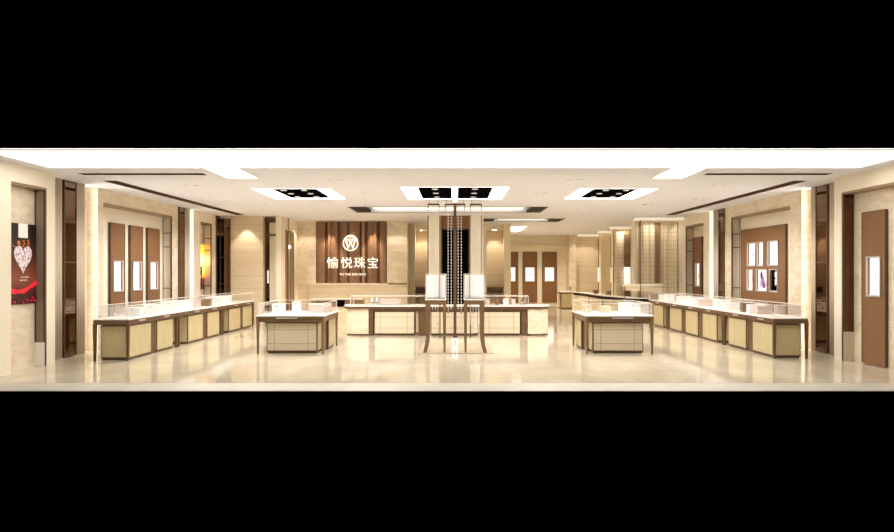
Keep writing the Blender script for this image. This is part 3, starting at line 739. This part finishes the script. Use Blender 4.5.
# ------------------------------------------------------------------ counters
TZ = .745
def glass_case(parent, x0, x1, y0, y1, z0=TZ, z1=.975, name='glass_case'):
    m = MB(); e = .004
    m.add([(x0,y0,z0),(x1,y0,z0),(x1,y1,z0),(x0,y1,z0),(x0,y0,z1),(x1,y0,z1),(x1,y1,z1),(x0,y1,z1)], [(4,5,6,7),(0,1,5,4),(1,2,6,5),(2,3,7,6),(3,0,4,7)])
    g = m.build(name, 'glass', parent)
    m = MB(); e = .0055
    for x in (x0, x1):
        m.box(x-e, x+e, y0, y1, z1-e, z1+e)
        for y in (y0, y1): m.box(x-e, x+e, y-e, y+e, z0, z1)
    for y in (y0, y1): m.box(x0, x1, y-e, y+e, z1-e, z1+e)
    m.build('edge_trim', 'edge', g)
    return g
def leg(parent, x, y, z1=.73, a0=.018, a1=.028, mat='apron'):
    m = MB(); m.frustum(x, y, 0, z1, a0, a1); return m.build('leg', mat, parent)
def cabinet(parent, x0, x1, y0, y1, face, panel='cab', ztop=.61, grid=False, end=None):
    """carcass box; face = which side carries the front panel: 'x-','x+','y-'"""
    c = B(x0, x1, y0, y1, .03, ztop).build('cabinet', 'apron', parent)
    B(x0+.015, x1-.015, y0+.015, y1-.015, 0, .03).build('plinth', 'apron', c)
    t_ = .012; g = .018
    def pan(f, nm='front_panel', seam=False):
        if f == 'y-':
            B(x0+g, x1-g, y0-t_, y0, .055, ztop-g).build(nm, panel, c)
            if seam:
                m = MB(); W_ = x1-x0
                for fx in (.155, .82): m.box(x0+W_*fx-.004, x0+W_*fx+.004, y0-t_-.002, y0-t_, .055, ztop-g)
                for fz in (.25, .76): m.box(x0+g, x1-g, y0-t_-.002, y0-t_, .055+(ztop-.07)*fz-.004, .055+(ztop-.07)*fz+.004)
                m.build('seams', 'seam', c)
        elif f == 'x+': B(x1, x1+t_, y0+g, y1-g, .055, ztop-g).build(nm, panel, c)
        elif f == 'x-': B(x0-t_, x0, y0+g, y1-g, .055, ztop-g).build(nm, panel, c)
    pan(face, seam=grid)
    if end: pan(end, 'end_panel')
    return c
def side_counter(s, y0, y1, cabs, legs, label, first=False, ends=()):
    """s = -1 left wall, +1 right wall"""
    xf, xb = 5.80, 6.45
    t = thing('display_counter', label, 'display counter', (s*6.12, (y0+y1)/2, 0), 'display counters along the side walls')
    X = lambda a: s*a
    B(X(xf), X(xb), y0, y1, .725, TZ).build('worktop', 'white', t, bevel=.004)
    ap = MB(); ap.box(X(xf+.012), X(xb-.012), y0+.008, y1-.004, .64, .725); ap.build('apron', 'apron', t)
    f = 'x+' if s < 0 else 'x-'
    for a, b in cabs:
        x0, x1 = sorted((X(xf+.05), X(xb-.10)))
        cabinet(t, x0, x1, a, b, f, 'cab', .625, end='y-')
        yc = (a+b)/2
        xx = sorted((X(xf+.012), X(xf+.002)))
        B(xx[0], xx[1], yc-.12, yc+.12, .675, .708).build('lock_plate', 'silver', t)
    for a, b in zip(cabs, cabs[1:]):
        x0, x1 = sorted((X(xf+.07), X(xb-.12))); B(x0, x1, a[1], b[0], .0, .64).build('divider', 'apron', t)
    for (a, y) in legs: leg(t, X(a), y, .66)
    x0, x1 = sorted((X(xf+.03), X(xb-.03)))
    glass_case(t, x0, x1, y0+.03, y1-.015)
    return t
side_counter(-1, 11.38, 13.42, [(11.47, 12.3), (12.54, 13.25)], [(5.83, 11.41), (6.42, 11.41), (5.83, 13.38)], 'display counter on the left wall, nearest the front, with exposed end leg')
side_counter(-1, 13.43, 15.98, [(14.0, 14.83), (15.1, 15.86)], [(5.83, 13.5), (5.83, 15.94)], 'display counter on the left wall, middle of the run')
side_counter(-1, 15.99, 18.50, [(16.54, 17.42), (17.6, 18.40)], [(5.83, 16.06), (5.83, 18.46), (6.42, 18.46)], 'display counter on the left wall, last of the run before the marble wall')
side_counter(1, 11.66, 13.85, [(11.76, 12.56), (12.84, 13.67)], [(5.83, 11.69), (6.42, 11.69), (5.83, 13.82)], 'display counter on the right wall, nearest the front, with exposed end leg')
side_counter(1, 13.86, 17.52, [(14.28, 15.1), (15.4, 16.2), (16.5, 17.4)], [(5.83, 13.92), (5.83, 17.49)], 'long three-cabinet display counter in the middle of the right wall run')
side_counter(1, 17.53, 19.2, [(17.95, 18.82)], [(5.83, 17.6), (5.83, 19.15), (6.42, 19.15)], 'short display counter ending the right wall run before the bead screen')

def island(s, label):
    """s=-1 left island, +1 mirrored. X magnitudes 2.50 (inner) .. 3.81 (outer)"""
    t = thing('island_counter', label, 'display counter', (s*3.15, 13.0, 0), 'square island counters')
    def bx(a, b, *r): return (min(s*a, s*b), max(s*a, s*b), *r)
    B(*bx(2.50, 3.82, 12.27, 13.75, .728, TZ)).build('worktop', 'white', t, bevel=.004)
    B(*bx(2.505, 3.815, 12.275, 13.745, .70, .728)).build('top_rim', 'apron_l', t)
    m = MB(); m.box(*bx(2.53, 3.79, 12.33, 12.37, .615, .70)); m.box(*bx(2.53, 2.57, 12.37, 13.70, .615, .70)); m.box(*bx(3.75, 3.79, 12.37, 13.70, .615, .70)); m.box(*bx(2.53, 3.79, 13.66, 13.70, .615, .70)); m.build('apron', 'apron_l', t)
    for a, y in ((3.79, 12.31), (2.535, 12.31), (2.535, 13.70), (3.79, 13.70)): leg(t, s*a, y, .72, .016, .028, 'apron_l')
    f = 'x+' if s < 0 else 'x-'
    x0, x1 = sorted((s*2.68, s*3.66))
    c = cabinet(t, x0, x1, 12.45, 12.80, 'y-', 'cabw', .60, grid=True)
    xx = (s*2.68, s*2.668); B(min(xx), max(xx), 12.47, 12.78, .06, .58).build('end_panel', 'cab', c)
    x0, x1 = sorted((s*2.58, s*3.0)); cabinet(t, x0, x1, 13.05, 13.68, f, 'cab', .60)
    B(*bx(2.62, 3.05, 12.80, 13.04, 0, .61)).build('corner_divider', 'apron_l', t)
    B(*bx(3.02, 3.7, 12.82, 13.66, .1, .6)).build('storage_core', 'apron_l', t)
    m = MB(); m.box(*bx(3.02, 3.42, 12.262, 12.275, .685, .712)); m.box(*bx(3.02, 3.42, 12.268, 12.28, .712, .722), mi=1); m.build('lock_plate', ['silver', 'bronze'], t)
    glass_case(t, *bx(2.54, 3.78, 12.33, 13.70))
    return t
island(-1, 'square island counter with cream seamed front, before the logo wall')
island(1, 'square island counter with cream seamed front, before the right bead screens')

# centre counter with curved marble ends
def rounded_end(x_in, x_out, y0, y1, r, n=10):
    s = 1 if x_out > x_in else -1
    P = [(x_in, y1), (x_in, y0)]
    for i in range(n+1):
        a = PI/2*i/n; P.append((x_out-s*r+s*r*math.sin(a), y0+r-r*math.cos(a)))
    P.append((x_out, y1)); return P
t = thing('centre_display_counter', 'long centre counter with curved marble ends behind the tall stands', 'display counter', (-.2, 16.3, 0))
XL, XR, Y0, Y1 = -2.78, 2.38, 16.0, 16.75
P = rounded_end(-.2, XR, Y0-.03, Y1, .30)[2:]; Pl = rounded_end(-.2, XL, Y0-.03, Y1, .30)[2:]
poly = P+Pl[::-1]
m = MB(); m.prism(poly, .722, TZ); m.build('worktop', 'white', t)
shr = lambda P, e: [((x+.2)*(1-e/2.6)-.2, 16.37+(y-16.37)*(1-e/.4)) for x, y in P]
m = MB(); m.prism(shr(poly, .01), .665, .722); m.build('top_rim', 'apron', t)
B(-2.1, 1.70, 16.03, 16.06, .60, .665).build('apron', 'apron', t)
for xi, xo in ((-2.14, -2.72), (1.80, 2.34)):
    m = MB(); m.prism(rounded_end(xi, xo, 16.02, 16.70, .28), .045, .665); c = m.build('marble_end', 'marble', t)
    m = MB(); m.prism(rounded_end(xi, xo, 16.04, 16.69, .28), .0, .045); m.build('plinth', 'apron', c)
for a, b in ((-2.0, -1.0), (-.60, .58), (.70, 1.62)): cabinet(t, a, b, 16.06, 16.60, 'y-', 'cabw', .60, grid=True)
for a, b in ((-2.14, -2.03), (-.88, -.66), (1.64, 1.78)): B(a, b, 16.05, 16.6, 0, .665).build('divider', 'apron', t)
B(-.97, -.91, 16.10, 16.6, .09, .6).build('yellow_strip', 'cab', t)
for a in (-1.5, 0, 1.15): B(a-.14, a+.14, 16.0, 16.03, .678, .70).build('lock_plate', 'silver', t)
glass_case(t, .60, 1.82, 16.08, 16.66); glass_case(t, -2.6, -.70, 16.10, 16.66)

# dark low cabinet by the logo wall
t = thing('low_back_cabinet', 'low brown cabinet with black sheet for the dark opening in its front, before the logo wall', 'cabinet', (-3.5, 20.3, 0))
B(-4.5, -2.9, 20.0, 20.5, 0, .48).build('body', 'marble_tan', t)
B(-4.5, -2.9, 20.0, 20.5, .48, .70).build('upper_band', 'apron_l', t)
B(-4.52, -2.88, 19.97, 20.52, .70, .73).build('top', 'pink', t)
B(-3.68, -3.45, 19.97, 20.0, .49, .69).build('dark_opening_sheet', 'blackm', t)  # black sheet painted in for the dark of an opening
for x in (-4.1, -3.2): B(x-.004, x+.004, 19.992, 20.0, .02, .47).build('door_seam', 'seam', t)

# ------------------------------------------------------------------ far right counters
def far_counter(label, x0, x1, y0, y1):
    t = thing('rear_display_counter', label, 'display counter', ((x0+x1)/2, y0, 0), 'rear passage counters')
    B(x0, x1, y0, y1, .70, TZ).build('worktop', 'white', t); B(x0+.01, x1-.01, y0+.01, y1-.01, .64, .70).build('apron', 'apron', t)
    B(x0+.05, x1-.05, y0+.05, y1-.05, 0, .64).build('cabinet', 'cab', t)
    B(x0+.04, x1-.04, y0+.04, y1-.04, 0, .05).build('plinth', 'apron', t)
    B(x0+.03, x0+.07, y0+.03, y0+.07, .05, .64).build('post', 'apron', t)
    glass_case(t, x0+.05, x1-.05, y0+.05, y1-.05)
far_counter('small straight counter in the rear passage before the brown panels', 4.42, 4.98, 27.0, 27.7)
path = [(4.72, 25.6), (4.92, 24.2), (4.95, 22.9), (5.02, 21.9), (5.18, 21.1), (5.34, 20.5), (5.60, 19.75)]
def smooth_path(P, n=6):
    out = []
    for i in range(len(P)-1):
        p0, p1, p2, p3 = P[max(0, i-1)], P[i], P[i+1], P[min(len(P)-1, i+2)]
        for q in range(n):
            u = q/n
            out.append(tuple(.5*((2*p1[k])+(-p0[k]+p2[k])*u+(2*p0[k]-5*p1[k]+4*p2[k]-p3[k])*u*u+(-p0[k]+3*p1[k]-3*p2[k]+p3[k])*u**3) for k in (0, 1)))
    return out+[P[-1]]
sp = smooth_path(path)
def band(P, a, b): return [(x+a, y) for x, y in P]+[(x+b, y) for x, y in P[::-1]]
t = thing('curved_display_counter', 'wavy fronted pale counter curving back behind the right island', 'display counter', (5.3, 22.6, 0))
m = MB(); m.prism(band(sp, 0, .45), TZ, TZ+.02); m.build('worktop', 'white', t)
m = MB(); m.prism(band(sp, .005, .445), .645, TZ); m.build('apron', 'dark_end', t)
m = MB(); m.prism(band(sp, .04, .42), .04, .645); m.build('marble_body', 'marble', t)
m = MB(); m.prism(band(sp, .06, .40), 0, .04); m.build('plinth', 'apron', t)
for (x, y) in (sp[8], sp[18]): B(x+.015, x+.05, y-.02, y+.02, .04, .62).build('divider', 'apron', t)

# ------------------------------------------------------------------ tall display stands
def sweep_leg(parent, x, y, sgn, mat='apron_l'):
    m = MB(); prof = [(0, .96, .044), (0, .7, .040), (0, .36, .036), (-.010, .22, .036), (-.030, .10, .036), (-.058, .0, .032)]
    for (d0, z0, w0), (d1, z1, w1) in zip(prof, prof[1:]):
        a, b = x+sgn*-d0, x+sgn*-d1
        m.add([(b-w1, y-.025, z1), (b+w1, y-.025, z1), (b+w1, y+.025, z1), (b-w1, y+.025, z1), (a-w0, y-.025, z0), (a+w0, y-.025, z0), (a+w0, y+.025, z0), (a-w0, y+.025, z0)],
              [(0,3,2,1),(4,5,6,7),(0,1,5,4),(1,2,6,5),(2,3,7,6),(3,0,4,7)])
    return m.build('leg', mat, parent)
t = thing('shaded_floor_inlay', 'low stone base under the two tall stands, tan tone imitating their shadow', 'plinth', (0, 13.3, 0))
B(-.72, .74, 12.36, 14.2, 0, .012).build('slab', 'stone_base_shaded', t)  # tan tone carries the contact shadow of the stands
def stand(cx, sgn, label):
    t = thing('tall_display_stand', label, 'display stand', (cx, 12.65, .012), 'tall display stands')
    B(cx-.205, cx+.205, 12.42, 12.84, 1.03, 1.055).build('tray_top', 'white', t, bevel=.004)
    B(cx-.195, cx+.195, 12.43, 12.83, .945, 1.03).build('apron', 'apron_l', t)
    for y in (12.46, 12.80):
        sweep_leg(t, cx+sgn*.155, y, sgn).location.z += .012
        m = MB(); m.frustum(cx-sgn*.168, y, .012, .96, .018, .032); m.build('leg', 'apron_l', t)
    g = glass_case(t, cx-.195, cx+.195, 12.44, 12.82, 1.055, 1.54)
    return t
stand(-.375, -1, 'tall walnut display stand with splayed legs, the left of the pair')
stand(.375, 1, 'tall walnut display stand with splayed legs, the right of the pair')
def backdrop_board(cx, x0, x1, label):
    t = thing('backlit_display_board', label, 'display board', (cx, 12.7, 1.055), 'lit boards in the tall cases')
    B(x0, x1, 12.60, 12.64, 1.06, 1.52).build('board', 'board', t)
    m = MB()
    for k_ in range(5): x = x0+(x1-x0)*(k_+.8)/6.0; m.box(x-.003, x+.003, 12.594, 12.6, 1.08, 1.5)
    m.build('divider_lines', 'pink', t)
    B(x0, x1, 12.54, 12.60, 1.06, 1.075).build('ledge', 'chrome', t)
    xq = x0+(x1-x0)*(.70 if cx < 0 else .26)
    B(xq-.004, xq+.004, 12.54, 12.6, 1.06, 1.52).build('dark_divider', 'bronze', t)
backdrop_board(-.375, -.555, -.195, 'white lit display board inside the left tall glass case')
backdrop_board(.375, .195, .555, 'white lit display board inside the right tall glass case')
t = thing('floor_uplight', 'small white framed floor light between the tall stands', 'floor light', (0, 13.3, 0))
m = MB(); m.box(-.05, -.03, 13.25, 13.3, .012, .20); m.box(.03, .05, 13.25, 13.3, .012, .20); m.box(-.03, .03, 13.25, 13.3, .012, .03); m.box(-.03, .03, 13.25, 13.3, .18, .20); m.build('frame', 'lamp', t)
B(-.03, .03, 13.26, 13.29, .03, .18).build('lens', 'pink', t)

# ------------------------------------------------------------------ goods in the cases
def disp_box(label, x0, x1, y0, y1, z0, h, mat='box', group='white display boxes on counters', trim='silver'):
    t = thing('display_box', label, 'display box', ((x0+x1)/2, (y0+y1)/2, z0), group)
    x0, x1 = sorted((x0, x1))
    B(x0, x1, y0, y1, z0, z0+h*.78).build('body', mat, t, bevel=.004)
    B(x0-.004, x1+.004, y0-.004, y1+.004, z0+h*.78, z0+h).build('lid', mat, t, bevel=.004)
    B((x0+x1)/2-.02, (x0+x1)/2+.02, y0-.007, y0-.003, z0+h*.74, z0+h*.82).build('clasp', trim, t)
Z = TZ+.001
disp_box('white display box in the left island case, closest to its outer corner', -3.66, -3.47, 12.8, 13.1, Z, .19)
disp_box('tall white display box in the left island case, standing above the others', -3.36, -3.22, 13.2, 13.4, Z, .225)
disp_box('long low mauve display tray box in the left island case', -3.0, -2.6, 13.1, 13.5, Z, .17, 'pink', 'mauve display boxes')
disp_box('square white display box in the right island case, by its outer end', 3.42, 3.74, 12.9, 13.4, Z, .20)
disp_box('slim cream display box in the right island case, by its inner end', 2.66, 2.8, 13.1, 13.4, Z, .16, 'cabw', 'cream display boxes')
disp_box('low cream display box in the middle of the right island case', 3.0, 3.2, 13.1, 13.4, Z, .13, 'cabw', 'cream display boxes')
disp_box('long low mauve display box on the left half of the centre counter', -1.92, -1.38, 16.3, 16.55, Z, .15, 'pink', 'mauve display boxes')
def side_items(s, items, where):
    for i, (y, w_, h, mat, what) in enumerate(items):
        disp_box(what, s*5.98, s*6.28, y, y+w_, Z, h, mat, f'display boxes in the {where} wall counters')
side_items(-1, [(12.9, .14, .18, 'box', 'narrow white display box on the left front counter, the farther of its two'),
                (12.15, .14, .16, 'box', 'small white display box on the left front counter, the nearer of its two'),
                (13.7, .55, .20, 'box', 'broad white display box where the left front and middle counters meet'),
                (14.5, .12, .19, 'box', 'thin white display box next to the broad one on left middle counter'),
                (14.85, .22, .18, 'pink', 'mauve display box on the left middle counter'),
                (15.55, .18, .17, 'apron_l', 'dark brown display box on the left middle counter'),
                (16.2, .35, .20, 'box', 'white display box at the start of the left rear counter'),
                (16.75, .4, .20, 'box', 'second white display box on the left rear counter, beyond its twin')], 'left')
side_items(1, [(18.3, .5, .17, 'box', 'broad white display box on the short right rear counter'),
               (17.0, .35, .17, 'box', 'white display box at the far end of the right middle counter'),
               (16.2, .3, .17, 'box', 'low white display box in the middle of the right middle counter'),
               (15.6, .2, .15, 'pink', 'mauve display box on the right middle counter'),
               (14.6, .22, .20, 'box', 'tall white display box beneath the far edge of six-window panel'),
               (14.1, .26, .15, 'box', 'low white display box at the near end of the right middle counter'),
               (13.3, .12, .19, 'apron_l', 'dark brown display box on the right front counter'),
               (13.0, .14, .17, 'box', 'narrow white display box beside the dark one on right front counter'),
               (12.65, .16, .16, 'pink', 'mauve display box on the right front counter')], 'right')
for x, lab in ((-2.08, 'small pale perfume-like jar on the centre counter, the left of two'), (-1.96, 'small pale perfume-like jar on the centre counter, the right of two')):
    t = thing('glass_jar', lab, 'jar', (x, 16.2, Z), 'pair of small jars')
    m = MB(); m.lathe((x, 16.25, Z), [(.035, 0), (.042, .02), (.042, .10), (.025, .13), (.018, .15)], 16); m.build('body', 'chrome', t, smooth=True)
    m = MB(); m.lathe((x, 16.25, Z+.15), [(.022, 0), (.022, .03), (.010, .04)], 12); m.build('stopper', 'letter', t, smooth=True)
t = thing('ring_stand', 'round champagne ring stand on the right of the centre counter', 'display stand', (1.68, 16.3, Z))
m = MB(); m.ring((1.68, 16.3, Z+.13), .075, .014); m.build('ring', 'gold', t, smooth=True)
m = MB(); m.lathe((1.68, 16.3, Z), [(.05, 0), (.05, .01), (.012, .02), (.010, .06)], 14); m.build('base', 'gold', t, smooth=True)
for i, (x, w_, mat, lab) in enumerate(((.78, .10, 'pink', 'mauve jewellery box, first from the stands on the centre counter'), (1.02, .08, 'apron_l', 'brown jewellery box on the right half of the centre counter'), (1.22, .12, 'box', 'white jewellery box on the right half of the centre counter'), (1.42, .10, 'pink', 'mauve jewellery box close to the round ring stand'))):
    disp_box(lab, x, x+w_, 16.3, 16.45, Z, .15, mat, 'jewellery boxes on the centre counter')
for i, (px, lab) in enumerate(((5.22, 'small dark box on the curved counter, farther one'), (5.45, 'small dark box on the curved counter, closer one'))):
    disp_box(lab, px-.1, px+.05, 23.6-1.1*i, 23.8-1.1*i, .766, .13, 'apron_l', 'dark boxes on the curved counter')

# ------------------------------------------------------------------ downlights
def downlight(x, y, label, power=0, size=62, blend=.7, r=.03, group='small recessed downlights', tilt=(0, 0), color=(1, .975, .94)):
    t = thing('recessed_downlight', label, 'downlight', (x, y, H), group)
    m = MB(); m.ring((x, y, H-.003), r+.008, .007, axis='z', n=18, k=6); m.build('bezel', 'silver', t, smooth=True)
    m = MB(); m.cyl((x, y, H-.006), r, .004, n=18); m.build('lens', 'lampg' if power < 0 else 'lens', t)
    if power:
        l = bpy.data.lights.new('downlight_beam', 'SPOT'); l.energy = power; l.spot_size = math.radians(size); l.spot_blend = blend
        l.color = color; l.shadow_soft_size = .05
        o = bpy.data.objects.new('downlight_beam', l); COL.objects.link(o); o.parent = t; o.location = (0, 0, -.03)
        o.rotation_euler = (tilt[0], tilt[1], 0)
def pair(x, y, where, p=P_DOWN, cone=160, soft=.6, color=(1, .975, .94)):
    downlight(x-.1, y, f'left one of the downlight pair {where}', p, cone, soft, color=color); downlight(x+.1, y, f'right one of the downlight pair {where}', p, cone, soft, color=color)
pair(-2.2, 11.75, 'between the left ceiling strip and central coffer', 60)
pair(2.2, 11.75, 'between the central coffer and right ceiling strip', 60)
pair(-1.85, 13.8, 'between the left and central coffers')
pair(1.85, 13.8, 'between the central and right coffers')
pair(-5.2, 12.6, 'over the aisle behind the left crosswise vent', 50)
pair(5.2, 12.6, 'over the aisle behind the right crosswise vent', 50)
pair(-5.7, 14.7, 'added over the left wall counters to brighten the three-panel niche', 70)  # added fill pair, lifts the dim left niche
pair(5.7, 14.9, 'added over the right wall counters to brighten the six-window niche', 55)  # added fill pair, lifts the dim right niche
pair(-4.9, 16.2, 'over the left aisle, beyond the left coffer')
pair(4.9, 16.2, 'over the right aisle, beyond the right coffer')
pair(-3.5, 18.9, 'before the logo wall', 110, 140, 1, (1, .88, .70))
pair(3.9, 19.0, 'beyond the right coffer, towards the rear passage', 90, 140, 1, (1, .88, .70))
pair(3.6, 24.0, 'added in the middle of the rear passage to light its depth', 150, 140, 1, (1, .88, .70))  # added to carry light into the deep rear area
pair(4.2, 28.0, 'added before the rear brown panels to light the far end', 150, 140, 1, (1, .88, .70))  # added fill for the far end of the passage
def wash(x, y, label, p=P_SPOT, size=70, tilt=(0, 0)): downlight(x, y, label, p, size, .35, .05, 'wall washing downlights', tilt, (1, .90, .74))
wash(-6.37, 19.30, 'downlight washing the tan marble wall beyond the golden poster', 50, 75)
wash(-1.19, 22.98, 'downlight over the lit alcove beside the logo wall', 45)
wash(1.43, 22.98, 'downlight over the lit alcove by the rear passage', 45)
wash(-4.20, 21.36, 'downlight over the left third of the wooden backdrop', 150, 55)
wash(-3.51, 21.36, 'downlight over the round emblem', 150, 55)
wash(-2.75, 21.36, 'downlight over the right third of the wooden backdrop', 150, 55)
wash(-4.9, 21.0, 'added downlight brightening the marble left of the wooden backdrop', 28, 110)  # added fill, raises the left marble of the logo wall
wash(-1.95, 20.9, 'added downlight brightening the marble right of the wooden backdrop', 26, 110)  # added fill, raises the right marble of the logo wall
wash(6.1, 29.1, 'added downlight brightening the far pale beige wall', 40, 130)  # added fill, raises the rear beige wall
wash(6.55, 20.85, 'added downlight brightening the wall behind the large right bead screen', 16, 165)  # added between screen and wall, only to light the wall
wash(6.6, 24.84, 'added downlight brightening the smaller right bead screen', 20, 150)  # added fill for the second screen and its wall
# the centre counter and what stands on it sit a little nearer
for o in COL.objects:
    if o.parent is None and (o.name.startswith(('centre_display_counter', 'glass_jar', 'ring_stand')) or o.get('group') == 'jewellery boxes on the centre counter' or 'half of the centre counter' in str(o.get('label', ''))):
        o.location.y -= .2
